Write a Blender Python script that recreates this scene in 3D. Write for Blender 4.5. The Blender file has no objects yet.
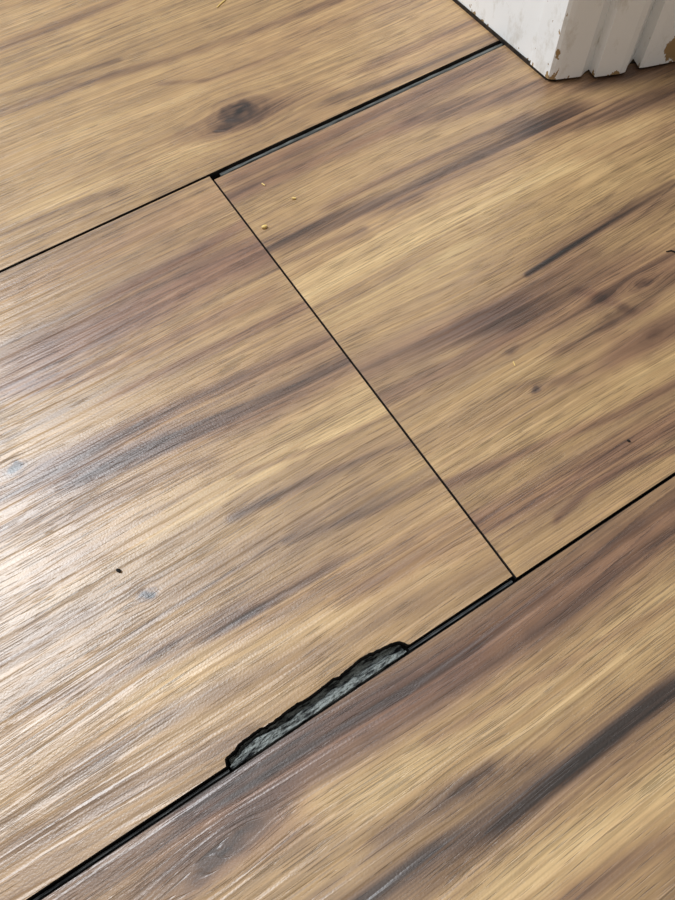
import bpy, math
import numpy as np
from mathutils import Matrix, Vector

# ------------------------------------------------------------------ camera calibration
# world: X along planks, Y across planks, Z up. Camera stands H above the floor origin.
H = 0.20
F = 676.0
a = np.array([2826., -1639., F]); a /= np.linalg.norm(a)
b = np.array([-946., -1353., F]); b -= a*np.dot(a, b); b /= np.linalg.norm(b)
c = np.cross(a, b)

def fp(px, py):
    """measured floor coordinate (metres) of a mark seen in the photograph"""
    d = np.array([px-337.5, py-450.0, F])
    t = H/(-(d @ c))
    return (float(d @ a)*t, float(d @ b)*t)

S = bpy.context.scene
try:
    S.view_settings.view_transform = 'Standard'
    S.view_settings.look = 'None'
except Exception as e:
    print(e)

# ------------------------------------------------------------------ noise helpers
def hsh(ix, iy, seed):
    n = (ix.astype(np.int64)*374761393 + iy.astype(np.int64)*668265263 + seed*1442695041) & 0xffffffff
    n = ((n ^ (n >> 13))*1274126177) & 0xffffffff
    n = (n ^ (n >> 16)) & 0xffffff
    return n/float(0xffffff)

def vn(x, y, seed=0):
    ix = np.floor(x); iy = np.floor(y)
    fx = x-ix; fy = y-iy
    fx = fx*fx*(3-2*fx); fy = fy*fy*(3-2*fy)
    v00 = hsh(ix, iy, seed); v10 = hsh(ix+1, iy, seed)
    v01 = hsh(ix, iy+1, seed); v11 = hsh(ix+1, iy+1, seed)
    return ((v00*(1-fx)+v10*fx)*(1-fy)+(v01*(1-fx)+v11*fx)*fy)*2-1

def fbm(x, y, o=3, seed=0, gx=2.0, gain=.55):
    r = 0; am = 1; tot = 0
    for k in range(o):
        r = r+am*vn(x*gx**k+17.3*k, y*2**k+5.1*k, seed+k*7)
        tot += am; am *= gain
    return r/tot

# ------------------------------------------------------------------ wood figure, plus trim shadow painted into row1r
# (polyline of photo-measured floor marks, half width, darkness delta, redness delta)
FEAT = {
 'row2': [
  ([(0,48),(60,26),(120,0)], 12, .22,.1),
  ([(0,118),(80,88),(170,60),(330,0)], 7, .32,.1),
  ([(0,100),(120,62)], 4, .2,.0),
  ([(20,160),(120,120),(190,95)], 14,-.12,0),
  ([(180,150),(300,100),(420,45)], 12,-.10,0),
  ([(60,205),(150,172),(200,150)], 12,-.12,0),
  ([(205,130),(235,118),(268,104)], 15,.22,.25),
  ([(160,85),(215,78),(300,45)], 4,.18,.1),
  ([(270,110),(330,90)], 6,.12,.1),
  ([(0,235),(60,212),(110,195)], 6,.22,.0),
  ([(0,255),(100,215)], 4,.12,.0),
  ([(340,98),(400,76),(490,36)], 7,.48,-.1),
  ([(380,62),(470,22)], 9,.24,.2),
  ([(300,30),(400,0)], 8,.08,.1),
  ([(0,10),(40,0)], 6,.1,0),
 ],
 'row1r': [
  ([(240,170),(330,130),(480,65)], 14,.22,.6),
  ([(230,195),(300,165),(400,125)], 10,.14,.55),
  ([(440,110),(540,85),(675,60)], 16,.32,.4),
  ([(560,120),(675,90)], 16,.34,.3),  # shadow of the door trim, painted into the wood colour
  ([(590,150),(675,125)], 12,.18,.2),  # outer part of the painted trim shadow
  ([(262,248),(330,222),(400,200),(450,172),(560,112)], 11,.42,.3),
  ([(330,205),(430,160),(520,115)], 6,.2,.3),
  ([(280,262),(360,232)], 4,.25,.1),
  ([(300,292),(380,252),(470,208),(560,165),(620,138)], 17,-.22,-.1),
  ([(330,320),(400,285),(450,255)], 13,-.18,-.1),
  ([(525,268),(560,245),(610,215),(675,178)], 3.5,.50,.05),
  ([(545,250),(600,222),(675,195)], 10,.2,.2),
  ([(360,372),(420,338),(500,300),(560,262)], 13,.24,.4),
  ([(380,398),(430,372),(500,335)], 8,.2,.4),
  ([(500,320),(560,300),(620,275),(675,262)], 22,.26,.55),
  ([(590,290),(615,300)], 6,.15,.3),
  ([(600,322),(640,302)], 6,.2,.4),
  ([(618,350),(675,318)], 12,.15,.55),
  ([(515,385),(560,378)], 5,.12,.2),
  ([(560,345),(600,335)], 8,.1,.3),
  ([(400,425),(450,395),(520,365)], 10,-.10,-.1),
  ([(440,460),(500,430),(580,400),(675,350)], 16,-.15,-.1),
  ([(450,350),(490,335)], 6,-.15,-.1),
  ([(440,480),(520,448),(620,410),(675,378)], 5,.2,.5),
  ([(480,520),(550,490),(610,455),(675,420)], 13,.18,.6),
  ([(560,520),(590,490),(625,470),(675,452)], 4,.2,.5),
  ([(510,505),(560,478)], 5,-.12,0),
  ([(640,430),(675,412)], 8,-.10,0),
 ],
 'row1l': [
  ([(20,285),(110,245),(205,200)], 14,.02,.3),
  ([(60,345),(140,310),(220,270),(290,240)], 22,.22,.8),
  ([(120,290),(190,255),(240,225)], 7,.12,.6),
  ([(0,390),(80,375),(160,345),(250,305)], 10,.14,.5),
  ([(120,395),(230,345),(310,305)], 6,.2,.5),
  ([(90,480),(170,452),(260,412),(352,358)], 11,.40,.45),
  ([(60,465),(150,425),(230,390),(320,345)], 9,.24,.4),
  ([(0,500),(80,470),(150,440)], 14,.22,.2),
  ([(200,500),(290,455),(400,395)], 24,-.24,-.15),
  ([(0,545),(100,510),(200,475)], 10,.15,.1),
  ([(240,480),(340,440),(410,408)], 2.5,.2,.1),
  ([(230,520),(330,475),(440,430)], 3.5,.22,.1),
  ([(60,600),(200,545),(320,500),(450,450)], 9,-.10,-.1),
  ([(290,540),(380,505),(460,465)], 3.5,.22,.1),
  ([(250,620),(350,575),(440,530),(495,510)], 12,.18,.2),
  ([(360,590),(440,555),(505,530)], 8,.18,.2),
  ([(150,650),(260,600),(330,565)], 7,.14,.1),
  ([(140,700),(240,655),(330,615),(420,570)], 8,-.10,0),
  ([(330,640),(420,600),(500,562)], 8,.15,0),
  ([(40,700),(150,660),(250,615)], 6,.2,.1),
  ([(60,770),(180,710),(300,655)], 7,.2,.1),
  ([(20,845),(120,790),(230,735)], 8,.18,.1),
  ([(0,820),(100,765)], 6,.12,0),
 ],
 'row0': [
  ([(260,775),(400,690),(520,615),(675,520)], 22,.27,.7),
  ([(200,800),(330,730),(450,660)], 9,.22,.4),
  ([(60,890),(150,840),(260,790)], 14,.18,.3),
  ([(180,870),(225,848),(275,828)], 14,.18,.4),
  ([(320,790),(400,750),(480,700),(600,640),(675,590)], 10,-.12,0),
  ([(430,730),(540,670),(675,600)], 4,.18,.2),
  ([(350,800),(460,760),(560,700),(675,640)], 16,-.15,-.05),
  ([(400,820),(470,780),(520,760)], 8,.26,.1),
  ([(360,900),(430,850),(500,815),(570,770),(675,690)], 7,.60,.15),
  ([(500,800),(580,755),(650,700)], 5,.22,.0),
  ([(440,868),(540,815),(620,768),(675,730)], 12,.12,.1),
  ([(480,900),(580,845),(675,785)], 18,-.20,-.1),
  ([(560,900),(675,835)], 6,.18,.2),
  ([(600,640),(675,600)], 6,-.1,0),
  ([(250,900),(330,860),(400,820)], 9,-.06,0),
 ],
}
# knots: centre mark, half length, half width, strength
KNOT = {
 'row2': [(238,112,30,22,.60),(222,128,14,7,.3)],
 'row1r': [(643,283,14,7,.35),(604,296,18,7,.15),(536,388,6,4.5,.45),(618,312,20,6,.2),(512,351,10,4,.2),(655,335,16,6,.15)],
 'row1l': [(147,594,6,5,1.1),(14,468,9,6,1.0)],
 'row0': [(222,852,26,10,.30),(242,835,14,5,.2),(470,780,26,7,.25),(195,882,18,6,.2)],
}

def srgb(v):
    v = np.asarray(v, float)/255.
    return np.where(v <= .04045, v/12.92, ((v+.055)/1.055)**2.4)

RAMP_T = [-.2, .05, .3, .55, .8, 1.1, 1.5]
RAMP_C = srgb([(217,189,141), (196,165,116), (169,137,94), (137,109,78), (101,78,58), (63,48,39), (27,22,19)])
RED_C = srgb([(211,177,135), (189,151,111), (162,124,91), (130,95,72), (95,67,52), (59,43,36), (27,22,19)])

def wood(x, y, key, seed, base=.30):
    kd = np.zeros(x.shape); bul = np.zeros(x.shape)
    for kx, ky, kl, kw, ks in KNOT.get(key, []):
        X0, Y0k = fp(kx, ky); sl = kl/620.*H; sw = kw/620.*H
        nx_ = x+.0016*fbm(x*260, y*260, 2, seed+80); ny_ = y+.0014*fbm(x*260, y*260, 2, seed+81)
        r = np.sqrt(((nx_-X0)/sl)**2+((ny_-Y0k)/sw)**2)
        kd += ks*(np.exp(-(r*1.25)**2)+.35*np.exp(-(r/1.5)**2)*(.5+.5*np.cos(r*9)))*(1+.5*fbm(x*250, y*700, 2, seed+82))
        rb = ((x-X0)/(sl*1.9))**2+((y-Y0k)/(sw*1.9))**2
        bul += -(y-Y0k)*.6*np.exp(-rb)
    wy = y + bul + .0042*fbm(x*7, y*18, 2, seed+50) + .0002*fbm(x*35, y*90, 2, seed+60)
    wx = x + .004*fbm(x*20, y*60, 2, seed+70)
    D = np.full(x.shape, base)
    R = np.full(x.shape, .20)
    D += .12*fbm(x*4, y*45, 2, seed+1)
    D += .12*fbm(x*3.0, wy*200, 3, seed+2, 1.4)
    D += .07*fbm(x*130, y*200, 2, seed+31)
    D += .08*fbm(x*30, y*60, 2, seed+32)
    R += .20*fbm(x*6, y*40, 2, seed+4)
    # thin dark fibres
    for q, (fy, am, sh) in enumerate(((240, .24, 12), (410, .20, 9), (150, .20, 20))):
        rd = 1-np.abs(fbm(x*2.5, wy*fy, 2, seed+33+q*5, 1.3))*sh
        D += am*np.clip(rd, 0, 1)**1.5*np.clip(.1+1.4*fbm(x*9, y*60, 2, seed+34+q*5), 0, 1)
    # growth ring contours
    f = wy*230 + 3.6*fbm(x*5, y*14, 2, seed+5)
    rg = (f % 1.0)
    D += .24*(rg**6)*np.clip(.35+fbm(x*8, y*30, 2, seed+6)*1.6, 0, 1)
    streak = fbm(x*3, wy*420, 3, seed+9, 1.4, .7)
    for pts, w, dd, rr in FEAT.get(key, []):
        P = [fp(*p) for p in pts]
        sw = w/620.*H
        best = np.full(x.shape, 1e9)
        for (x0, y0), (x1, y1) in zip(P[:-1], P[1:]):
            dx, dy = x1-x0, y1-y0
            L = math.hypot(dx, dy)
            ux, uy = dx/L, dy/L
            al = (wx-x0)*ux+(wy-y0)*uy
            pe = -(wx-x0)*uy+(wy-y0)*ux
            ex = np.maximum(np.maximum(-al, al-L), 0)
            q = (pe/sw)**2+(ex/(2.8*sw if w > 4 else sw*1.3))**2
            best = np.minimum(best, q)
        m = np.exp(-.55*best**1.3)
        m2 = np.clip(m*(1+.9*streak)+.25*streak*np.exp(-.2*best), 0, 1.7)
        D += dd*m2
        R += rr*m
    D += kd; R += kd*.3
    t = np.clip(D, -.2, 1.5)
    R = np.clip(R, 0, 1)[..., None]
    C = np.stack([np.interp(t, RAMP_T, RAMP_C[:, k]) for k in range(3)], -1)
    C2 = np.stack([np.interp(t, RAMP_T, RED_C[:, k]) for k in range(3)], -1)
    return C*(1-R)+C2*R, wx, wy

# ------------------------------------------------------------------ materials
def newmat(name):
    m = bpy.data.materials.new(name); m.use_nodes = True
    nt = m.node_tree
    return m, nt, nt.nodes, nt.links, nt.nodes['Principled BSDF']

def mapped_noise(N, L, src, scale, detail=2, rough=.5, sc=1.0, dist=0.):
    mp = N.new('ShaderNodeMapping'); mp.inputs['Scale'].default_value = scale
    L.new(src, mp.inputs['Vector'])
    nz = N.new('ShaderNodeTexNoise'); nz.inputs['Scale'].default_value = sc
    nz.inputs['Detail'].default_value = detail; nz.inputs['Roughness'].default_value = rough
    nz.inputs['Distortion'].default_value = dist
    L.new(mp.outputs['Vector'], nz.inputs['Vector'])
    return nz.outputs['Fac']

def mrange(N, L, v, a0, a1, b0, b1):
    m = N.new('ShaderNodeMapRange'); m.inputs[1].default_value = a0; m.inputs[2].default_value = a1
    m.inputs[3].default_value = b0; m.inputs[4].default_value = b1
    L.new(v, m.inputs[0]); return m.outputs[0]

def math_(N, L, op, u, v):
    m = N.new('ShaderNodeMath'); m.operation = op
    for i, q in enumerate((u, v)):
        if isinstance(q, (int, float)): m.inputs[i].default_value = q
        else: L.new(q, m.inputs[i])
    return m.outputs[0]

def wood_material():
    m, nt, N, L, bs = newmat('laminate_wood')
    tc = N.new('ShaderNodeTexCoord').outputs['Object']
    at = N.new('ShaderNodeAttribute'); at.attribute_name = 'wood_col'
    gr = N.new('ShaderNodeAttribute'); gr.attribute_name = 'grain'
    gv = gr.outputs['Vector']
    g1 = mapped_noise(N, L, gv, (12, 1500, 1), 1, .6)
    g2 = mapped_noise(N, L, gv, (7, 620, 1), 2, .6)
    pore = mapped_noise(N, L, gv, (75, 2300, 1), 1, .5)
    patch = mapped_noise(N, L, tc, (15, 60, 1), 2, .5)
    f1 = mrange(N, L, g1, .40, .60, .87, 1.11)
    f2 = mrange(N, L, g2, .40, .60, .93, 1.06)
    pth = math_(N, L, 'ADD', pore, math_(N, L, 'MULTIPLY', math_(N, L, 'SUBTRACT', patch, .5), .4))
    f3 = mrange(N, L, pth, .61, .65, 1.0, .66)
    f = math_(N, L, 'MULTIPLY', math_(N, L, 'MULTIPLY', f1, f2), f3)
    vm = N.new('ShaderNodeVectorMath'); vm.operation = 'SCALE'
    L.new(at.outputs['Color'], vm.inputs[0]); L.new(f, vm.inputs['Scale'])
    L.new(vm.outputs[0], bs.inputs['Base Color'])
    # embossed grain: long wavy ridges, pores and a fine leathery tooth
    e1 = mapped_noise(N, L, gv, (9, 240, 1), 2, .5, 1, .35)
    e1 = mrange(N, L, e1, .40, .56, 0, 1.1)
    e2 = mapped_noise(N, L, gv, (14, 620, 1), 1, .5)
    e3 = mapped_noise(N, L, tc, (1400, 1700, 1), 1, .5)
    e = math_(N, L, 'ADD', math_(N, L, 'ADD', e1, mrange(N, L, pth, .58, .65, 0, -.6)), math_(N, L, 'MULTIPLY', e3, .40))
    e = math_(N, L, 'ADD', e, math_(N, L, 'MULTIPLY', e2, .5))
    bp = N.new('ShaderNodeBump'); bp.inputs['Strength'].default_value = .55
    bp.inputs['Distance'].default_value = .00028
    L.new(e, bp.inputs['Height']); L.new(bp.outputs[0], bs.inputs['Normal'])
    r = mrange(N, L, g2, .3, .7, .38, .45)
    L.new(r, bs.inputs['Roughness'])
    bs.inputs['Specular IOR Level'].default_value = .95
    return m

def simple_noise_mat(name, c1, c2, scale, rough=.6, bump=.0003, bscale=None, spec=.3, lo=.35, hi=.65):
    m, nt, N, L, bs = newmat(name)
    tc = N.new('ShaderNodeTexCoord').outputs['Object']
    n = mapped_noise(N, L, tc, scale, 4, .6)
    rp = N.new('ShaderNodeValToRGB')
    rp.color_ramp.elements[0].position = lo; rp.color_ramp.elements[1].position = hi
    rp.color_ramp.elements[0].color = (*srgb(c1), 1); rp.color_ramp.elements[1].color = (*srgb(c2), 1)
    L.new(n, rp.inputs[0]); L.new(rp.outputs[0], bs.inputs['Base Color'])
    bs.inputs['Roughness'].default_value = rough
    bs.inputs['Specular IOR Level'].default_value = spec
    if bump:
        n2 = mapped_noise(N, L, tc, bscale or scale, 3, .6)
        bp = N.new('ShaderNodeBump'); bp.inputs['Distance'].default_value = bump
        L.new(n2, bp.inputs['Height']); L.new(bp.outputs[0], bs.inputs['Normal'])
    return m

M_WOOD = wood_material()
M_CORE = simple_noise_mat('plank_core', (26,22,20), (52,46,42), (200,900,900), .8, spec=.15)
M_SUB = simple_noise_mat('underlay', (10,10,11), (24,24,25), (60,60,60), .9)
M_TONGUE = simple_noise_mat('broken_core', (30,32,34), (136,141,138), (260,1100,300), .75, .0005, spec=.2, lo=.38, hi=.60)
M_TDARK = simple_noise_mat('tongue_core_dark', (34,36,38), (88,90,90), (90,900,400), .6, .0004)
M_TBACK = simple_noise_mat('tongue_core_grey', (60,62,62), (108,110,106), (90,900,400), .6, .0004)

# ------------------------------------------------------------------ meshes
def link(ob, parent=None):
    S.collection.objects.link(ob)
    if parent: ob.parent = parent
    return ob

def mesh_obj(name, V, Fc, mats, parent=None):
    me = bpy.data.meshes.new(name)
    me.from_pydata(V, [], Fc)
    for m in mats: me.materials.append(m)
    ob = bpy.data.objects.new(name, me)
    return link(ob, parent)

def axis_samples(lo, hi, dlo, dhi, fine, coarse):
    """coarse/fine/coarse coordinates, fine inside the dlo..dhi part"""
    pts = []
    def seg(p, q, st):
        if q > p: pts.extend(np.linspace(p, q, max(2, int((q-p)/st)+1)).tolist())
    seg(lo, min(hi, dlo), coarse); seg(max(lo, dlo), min(hi, dhi), fine); seg(max(lo, dhi), hi, coarse)
    return np.unique(np.round(pts, 7))

TH = .006
def plank(name, x0, x1, ylo, yhi, key, seed, parent, base=.3, lift=0., fine=True, ylo_fn=None, xstep=.0007):
    bev = .0002
    xs = axis_samples(x0+bev, x1-bev, -.13, .33, xstep if fine else .006, .008)
    ys = axis_samples(ylo+bev, yhi-bev, -.09, .43, .00027 if fine else .004, .006)
    X = np.concatenate([[x0, x0], xs, [x1, x1]])
    Y = np.concatenate([[ylo, ylo], ys, [yhi, yhi]])
    zx = np.zeros(len(X)); zx[[0, -1]] = -TH+.0002; zx[[1, -2]] = -.0003
    zy = np.zeros(len(Y)); zy[[0, -1]] = -TH+.0002; zy[[1, -2]] = -.0003
    GX, GY = np.meshgrid(X, Y, indexing='ij')
    GZ = np.minimum(zx[:, None], zy[None, :])
    if ylo_fn is not None:
        off = ylo_fn(X)                       # broken-away depth along the lower edge
        fall = np.clip(1-(GY-ylo)/.05, 0, 1)
        GY = GY+off[:, None]*fall
    col, wx, wy = wood(GX, GY, key, seed, base)
    nx, ny = GX.shape
    V = np.stack([GX.ravel(), GY.ravel(), GZ.ravel()], 1)
    idx = np.arange(nx*ny).reshape(nx, ny)
    Q = np.stack([idx[:-1, :-1].ravel(), idx[1:, :-1].ravel(), idx[1:, 1:].ravel(), idx[:-1, 1:].ravel()], 1)
    zq = GZ.ravel()[Q].min(1)
    mi = (zq < -.0001).astype(np.int32)
    me = bpy.data.meshes.new(name)
    me.vertices.add(len(V)); me.vertices.foreach_set('co', V.ravel().astype(np.float32))
    me.loops.add(len(Q)*4); me.loops.foreach_set('vertex_index', Q.ravel().astype(np.int32))
    me.polygons.add(len(Q)); me.polygons.foreach_set('loop_start', (np.arange(len(Q))*4).astype(np.int32))
    me.materials.append(M_WOOD); me.materials.append(M_CORE)
    me.polygons.foreach_set('material_index', mi)
    me.update(calc_edges=True)
    me.polygons.foreach_set('use_smooth', np.zeros(len(Q), dtype=bool))
    at = me.attributes.new('wood_col', 'FLOAT_COLOR', 'POINT')
    cc = np.concatenate([col.reshape(-1, 3), np.ones((nx*ny, 1))], 1)
    at.data.foreach_set('color', cc.ravel().astype(np.float32))
    ag = me.attributes.new('grain', 'FLOAT_VECTOR', 'POINT')
    gg = np.stack([wx.ravel(), wy.ravel(), np.full(nx*ny, seed*1.0)], 1)
    ag.data.foreach_set('vector', gg.ravel().astype(np.float32))
    me.validate()
    ob = bpy.data.objects.new(name, me)
    return link(ob, parent)

# subfloor / floor
x0f, x1f, y0f, y1f = -1.25, 1.35, -.57, 1.40
def box(name, lo, hi, mats, parent=None):
    (ax, ay, az), (bx, by, bz) = lo, hi
    V = [(ax,ay,az),(bx,ay,az),(bx,by,az),(ax,by,az),(ax,ay,bz),(bx,ay,bz),(bx,by,bz),(ax,by,bz)]
    Fc = [(0,3,2,1),(4,5,6,7),(0,1,5,4),(1,2,6,5),(2,3,7,6),(3,0,4,7)]
    return mesh_obj(name, V, Fc, mats, parent)
floor = box('floor', (x0f, y0f, -.026), (x1f, y1f, -TH), [M_SUB])

h = H
XJ = .335*h
Y0 = .0915*h        # upper edge of the front row
YA = 1.094*h        # lower edge of the back row
W = .196

# chip along the lower edge of the left plank
cpx = np.array([-.1515,-.150,-.146,-.132,-.126,-.115,-.09,-.083,-.07,-.045,-.03,-.022,-.01,.01,.03,.037,.05,.07,.09,.097,.11,.125,.136,.142,.146])*h
cpd = np.array([0,.008,.0105,.0120,.0155,.0165,.0175,.0155,.0160,.0185,.0190,.0165,.0165,.0185,.0200,.0180,.0190,.0210,.0215,.0190,.0180,.0160,.013,.007,0])*h
def chip(x):
    d = np.interp(x, cpx, cpd, left=0, right=0)
    j = .00025*fbm(x*260, x*0+3.1, 3, 5)+.00014*fbm(x*1300, x*0+1.1, 2, 8)
    return d+np.where(d > .0012, j, 0)

plank('plank_front', -.75, .47, Y0-W, Y0, 'row0', 11, floor, .39)
plank('plank_mid_left', -1.15, XJ-.0002, .1005*h, 1.088*h, 'row1l', 23, floor, .36, ylo_fn=chip, xstep=.0005)
plank('plank_mid_right', XJ+.0002, 1.27, .0950*h, 1.0740*h, 'row1r', 37, floor, .36)
plank('plank_back', -.42, .80, YA-.0003, YA+W, 'row2', 53, floor, .34)
# neighbouring planks
k = 0
for (xa, xb, yl) in [(-1.2,-.751,Y0-W),(.471,1.3,Y0-W),(-1.2,.1,Y0-2*W-.001),(.101,1.3,Y0-2*W-.001),
                     (-1.2,-.421,YA),(.801,1.3,YA),(-1.2,.2,YA+W+.001),(.201,1.3,YA+W+.001),
                     (-1.2,-.1,YA+2*W+.002),(-.099,1.3,YA+2*W+.002),(-1.2,.4,YA+3*W+.003),(.401,1.3,YA+3*W+.003),
                     (-1.2,-.3,YA+4*W+.004),(-.299,1.3,YA+4*W+.004)]:
    k += 1
    plank('plank_far_%d' % k, xa, xb, yl, yl+W-.0006 if yl > 0 else yl+W-.002, None, 100+k*13, floor, .36, fine=False)

# exposed locking tongues inside the open joints
def strip(name, xa, xb, yl, yh, z, seed, amp=.0002, n=500, mat=M_TONGUE):
    xs = np.linspace(xa, xb, n)
    rows = [(0, -.0018), (0, -.0004), (.25, 0), (.5, -.0001), (.8, +.0001), (1, -.0003), (1, -.0018)]
    V = []
    for r, (fy, dz) in enumerate(rows):
        wob = amp*fbm(xs*220, xs*0+(0 if r < 2 else (9 if r > 4 else r*3.)), 3, seed)
        zw = amp*.8*fbm(xs*260, xs*0+r*2.7, 3, seed+3)
        V += list(zip(xs.tolist(), (yl+(yh-yl)*fy+wob).tolist(), (z+dz+zw).tolist()))
    Fc = [(r*n+i, r*n+i+1, (r+1)*n+i+1, (r+1)*n+i) for r in range(len(rows)-1) for i in range(n-1)]
    return mesh_obj(name, V, Fc, [mat], floor)
strip('tongue_front_a', -.20, -.152*h, .0938*h, .0980*h, -.0018, 4, .00012, mat=M_TDARK)
strip('tongue_front_b', .143*h, XJ-.001, .0938*h, .0982*h, -.0010, 5, .00012, mat=M_TDARK)
strip('tongue_back', XJ+.004, .60, 1.0790*h, 1.0870*h, -.0006, 24, .00015, mat=M_TBACK)

# broken fibreboard exposed inside the chip (rough relief falling away under the plank lip)
nX, nY = 420, 40
xs = np.linspace(-.1485*h, .1385*h, nX); v = np.linspace(0, 1, nY)
BX, BV = np.meshgrid(xs, v, indexing='ij')
ylo_ = .0935*h+.00010*fbm(xs*400, xs*0, 2, 61)
yhi_ = .1005*h+chip(xs)-.0002
BY = ylo_[:, None]+(yhi_-ylo_)[:, None]*BV
wid = np.interp(xs/h, [-.15,-.13,-.10,-.05,-.01,.02,.06,.10,.14], [.35,.55,.68,.52,.50,.60,.48,.42,.30])
edge = wid[:, None]+.16*fbm(BX*220, BV*0+2., 3, 62)
drop = np.clip((BV-edge)/.16, 0, 1)
BZ = -.0014+.0006*fbm(BX*260, BY*900, 4, 63)+.0003*fbm(BX*1500, BY*2500, 2, 64)-.0032*drop-.0012*np.clip(.08-BV, 0, .08)/.08
Vb = np.stack([BX.ravel(), BY.ravel(), BZ.ravel()], 1).tolist()
ib = np.arange(nX*nY).reshape(nX, nY)
Fb = np.stack([ib[:-1, :-1].ravel(), ib[1:, :-1].ravel(), ib[1:, 1:].ravel(), ib[:-1, 1:].ravel()], 1).tolist()
mesh_obj('broken_core', Vb, Fb, [M_TONGUE], floor)

# ------------------------------------------------------------------ door casing + jamb
def paint_mat():
    m, nt, N, L, bs = newmat('worn_white_paint')
    tc = N.new('ShaderNodeTexCoord').outputs['Object']
    dirt = mapped_noise(N, L, tc, (90, 90, 50), 6, .7)
    rp = N.new('ShaderNodeValToRGB')
    rp.color_ramp.elements[0].position = .25; rp.color_ramp.elements[0].color = (*srgb((206,202,192)), 1)
    rp.color_ramp.elements[1].position = .45; rp.color_ramp.elements[1].color = (*srgb((242,243,242)), 1)
    L.new(dirt, rp.inputs[0])
    chipn = mapped_noise(N, L, tc, (260, 260, 160), 4, .6)
    sep = N.new('ShaderNodeSeparateXYZ'); L.new(tc, sep.inputs[0])
    low = mrange(N, L, sep.outputs['Z'], 0.0, .006, .18, 0)
    # the outer corner is knocked about: more chips close to it
    cmb = N.new('ShaderNodeCombineXYZ')
    L.new(sep.outputs['X'], cmb.inputs[0]); L.new(sep.outputs['Y'], cmb.inputs[1])
    cd_ = N.new('ShaderNodeVectorMath'); cd_.operation = 'DISTANCE'
    L.new(cmb.outputs[0], cd_.inputs[0]); cd_.inputs[1].default_value = (*fp(549, 82), 0)
    cor = mrange(N, L, cd_.outputs['Value'], .0, .003, .13, 0)
    cn = math_(N, L, 'ADD', math_(N, L, 'ADD', chipn, low), cor)
    mk = mrange(N, L, cn, .70, .71, 0, 1)
    # bare wood patch where the paint has come off the outer moulding
    vd = N.new('ShaderNodeVectorMath'); vd.operation = 'DISTANCE'
    L.new(tc, vd.inputs[0]); vd.inputs[1].default_value = BARE
    nb = math_(N, L, 'ADD', vd.outputs['Value'], math_(N, L, 'MULTIPLY', chipn, .012))
    mk2 = mrange(N, L, nb, .0125, .0130, 1, 0)
    mk = math_(N, L, 'MAXIMUM', mk, mk2)
    mx = N.new('ShaderNodeMixRGB'); L.new(mk, mx.inputs[0]); L.new(rp.outputs[0], mx.inputs[1])
    mx.inputs[2].default_value = (*srgb((160,132,92)), 1)
    L.new(mx.outputs[0], bs.inputs['Base Color'])
    bs.inputs['Roughness'].default_value = .35
    bn = mapped_noise(N, L, tc, (160, 160, 90), 3, .6)
    hh = math_(N, L, 'SUBTRACT', bn, math_(N, L, 'MULTIPLY', mk, 1.2))
    bp = N.new('ShaderNodeBump'); bp.inputs['Distance'].default_value = .0004; bp.inputs['Strength'].default_value = .4
    L.new(hh, bp.inputs['Height']); L.new(bp.outputs[0], bs.inputs['Normal'])
    return m
bx_, by_ = fp(672, 62)
BARE = (bx_, by_, .008)
M_PAINT = paint_mat()
M_GAP_SHADE = simple_noise_mat('gap_shade_dark', (18,15,13), (56,46,36), (300,300,300), .9, .0006)  # near-black colour painted for the shade beneath the trim

def prism(name, poly, z0, z1, mat, parent=None, zs=None):
    zs = zs or [z0, z1]
    n = len(poly); V = []; Fc = []
    for z in zs: V += [(p[0], p[1], z) for p in poly]
    for r in range(len(zs)-1):
        for i in range(n):
            j = (i+1) % n
            Fc.append((r*n+i, r*n+j, (r+1)*n+j, (r+1)*n+i))
    Fc.append(tuple(reversed(range(n)))); Fc.append(tuple((len(zs)-1)*n+i for i in range(n)))
    return mesh_obj(name, V, Fc, [mat], parent)

front = [fp(547,82), fp(551,82.5), fp(556,82.5), fp(580,79.5), fp(584,75), fp(588,72.5), fp(591,77), fp(594,80), fp(602,79),
         fp(618,77), fp(624,75), fp(627,68), fp(632,62), fp(635,66), fp(638,71), fp(646,70), fp(690,61), fp(700,48)]
cx, cy = fp(547, 82)
poly = [(cx, cy+.012)]+front+[(front[-1][0]+.002, cy+.012)]
trim = bpy.data.objects.new('trim_1', None); link(trim)
prism('door_casing', poly, .0014, 2.1, M_PAINT, trim)
prism('door_jamb', [(cx+.0010, cy+.0125), (cx+.0010, cy+.14), (cx+.022, cy+.14), (cx+.022, cy+.0125)], .0014, 2.1, M_PAINT, trim)
prism('gap_shade_strip', [(cx+.0003, cy+.0015), (cx+.0006, cy+.14), (cx+.01, cy+.14), (cx+.05, front[-3][1]+.002), (front[5][0], front[5][1]+.001), (front[2][0], front[2][1]+.001)], 0.0, .0015, M_GAP_SHADE, trim)  # dark strip standing in for the shadowed gap under casing and jamb

M_WALL = simple_noise_mat('wall_paint', (196,190,178), (206,200,190), (40,40,40), .8, .0002)
box('wall_right', (cx+.023, cy+.013, 0.0), (x1f, cy+.127, 2.4), [M_WALL])

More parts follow.
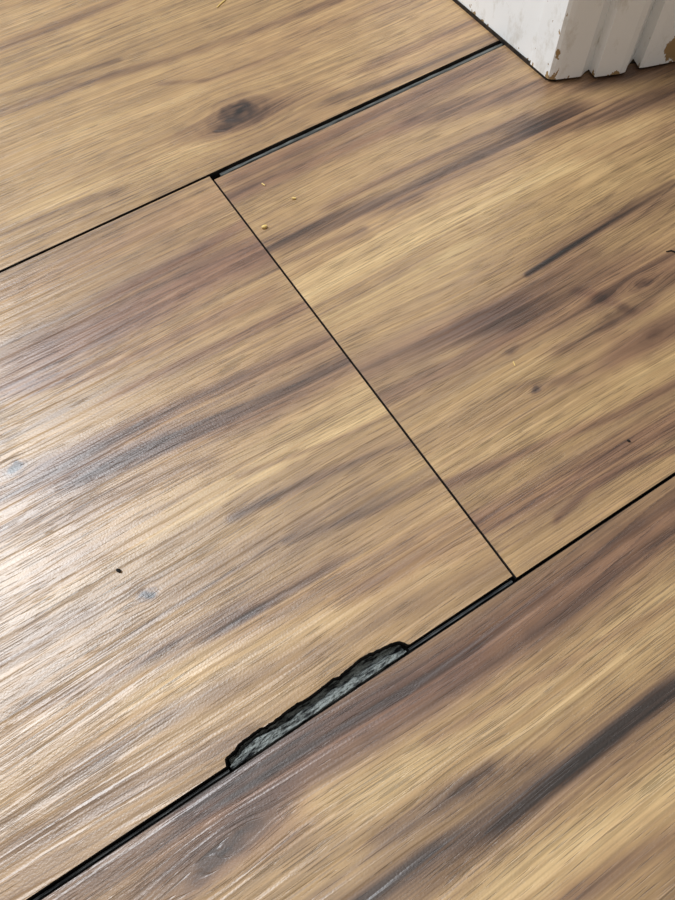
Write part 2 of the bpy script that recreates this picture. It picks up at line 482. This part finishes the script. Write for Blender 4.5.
# ------------------------------------------------------------------ debris
M_DARK = simple_noise_mat('dark_debris', (16,14,13), (34,28,24), (900,900,900), .8, .0001)
M_STRAW = simple_noise_mat('straw_debris', (214,180,104), (236,208,140), (900,900,900), .7, .0001)
def sliver(name, pts, r, mat):
    cu = bpy.data.curves.new(name, 'CURVE'); cu.dimensions = '3D'; cu.bevel_depth = r; cu.bevel_resolution = 2
    cu.use_fill_caps = True
    sp = cu.splines.new('POLY'); sp.points.add(len(pts)-1)
    for i, (px, py) in enumerate(pts):
        x, y = fp(px, py); sp.points[i].co = (x, y, r*.8, 1); sp.points[i].radius = 1 if 0 < i < len(pts)-1 else .6
    cu.materials.append(mat)
    return link(bpy.data.objects.new(name, cu))
sliver('wood_splinter', [(666,252),(671,251),(676,253),(684,255)], .0003, M_DARK)
sliver('straw_bit', [(217,8),(221,4),(226,0)], .00035, M_STRAW)
sliver('dirt_speck', [(117,570),(119,571),(121,572)], .0006, M_DARK)
sliver('dirt_speck', [(627,440),(628,441),(630,442)], .0004, M_DARK)
sliver('crumb', [(262,228.5),(264.5,228),(267,227)], .0008, M_STRAW)
sliver('crumb', [(292,199),(294,199),(296,199)], .0005, M_STRAW)
sliver('crumb', [(262,184),(265,186)], .0004, M_STRAW)
sliver('crumb', [(513,362),(515,366)], .0003, M_STRAW)

# ------------------------------------------------------------------ lights
def area(name, loc, target, size, power, col, sy=None):
    l = bpy.data.lights.new(name, 'AREA'); l.energy = power; l.color = col
    l.shape = 'RECTANGLE'; l.size = size; l.size_y = sy or size
    o = bpy.data.objects.new(name, l); o.location = loc
    o.rotation_euler = (Vector(target)-Vector(loc)).to_track_quat('-Z', 'Y').to_euler()
    return link(o)
area('window_light', (-.78, 1.14, 1.75), (0, .1, 0), .85, 60, (.90,.95,1.0), .85)
area('fill_light', (-.5, -.5, 2.3), (0, .1, 0), .5, 6, (1.0,.95,.87))  # added fill lamp, brightens the casing front and floor
w = bpy.data.worlds.new('world'); S.world = w; w.use_nodes = True
w.node_tree.nodes['Background'].inputs[0].default_value = (1., .97, .94, 1)
w.node_tree.nodes['Background'].inputs[1].default_value = .26

# ------------------------------------------------------------------ camera
cd = bpy.data.cameras.new('camera'); co = bpy.data.objects.new('camera', cd); link(co)
cd.sensor_fit = 'VERTICAL'; cd.sensor_height = 24; cd.sensor_width = 18; cd.lens = F/900*24
cd.clip_start = .005
Rm = Matrix(((a[0], -a[1], -a[2]), (b[0], -b[1], -b[2]), (c[0], -c[1], -c[2])))
co.matrix_world = Matrix.Translation((0, 0, H)) @ Rm.to_4x4()
S.camera = co
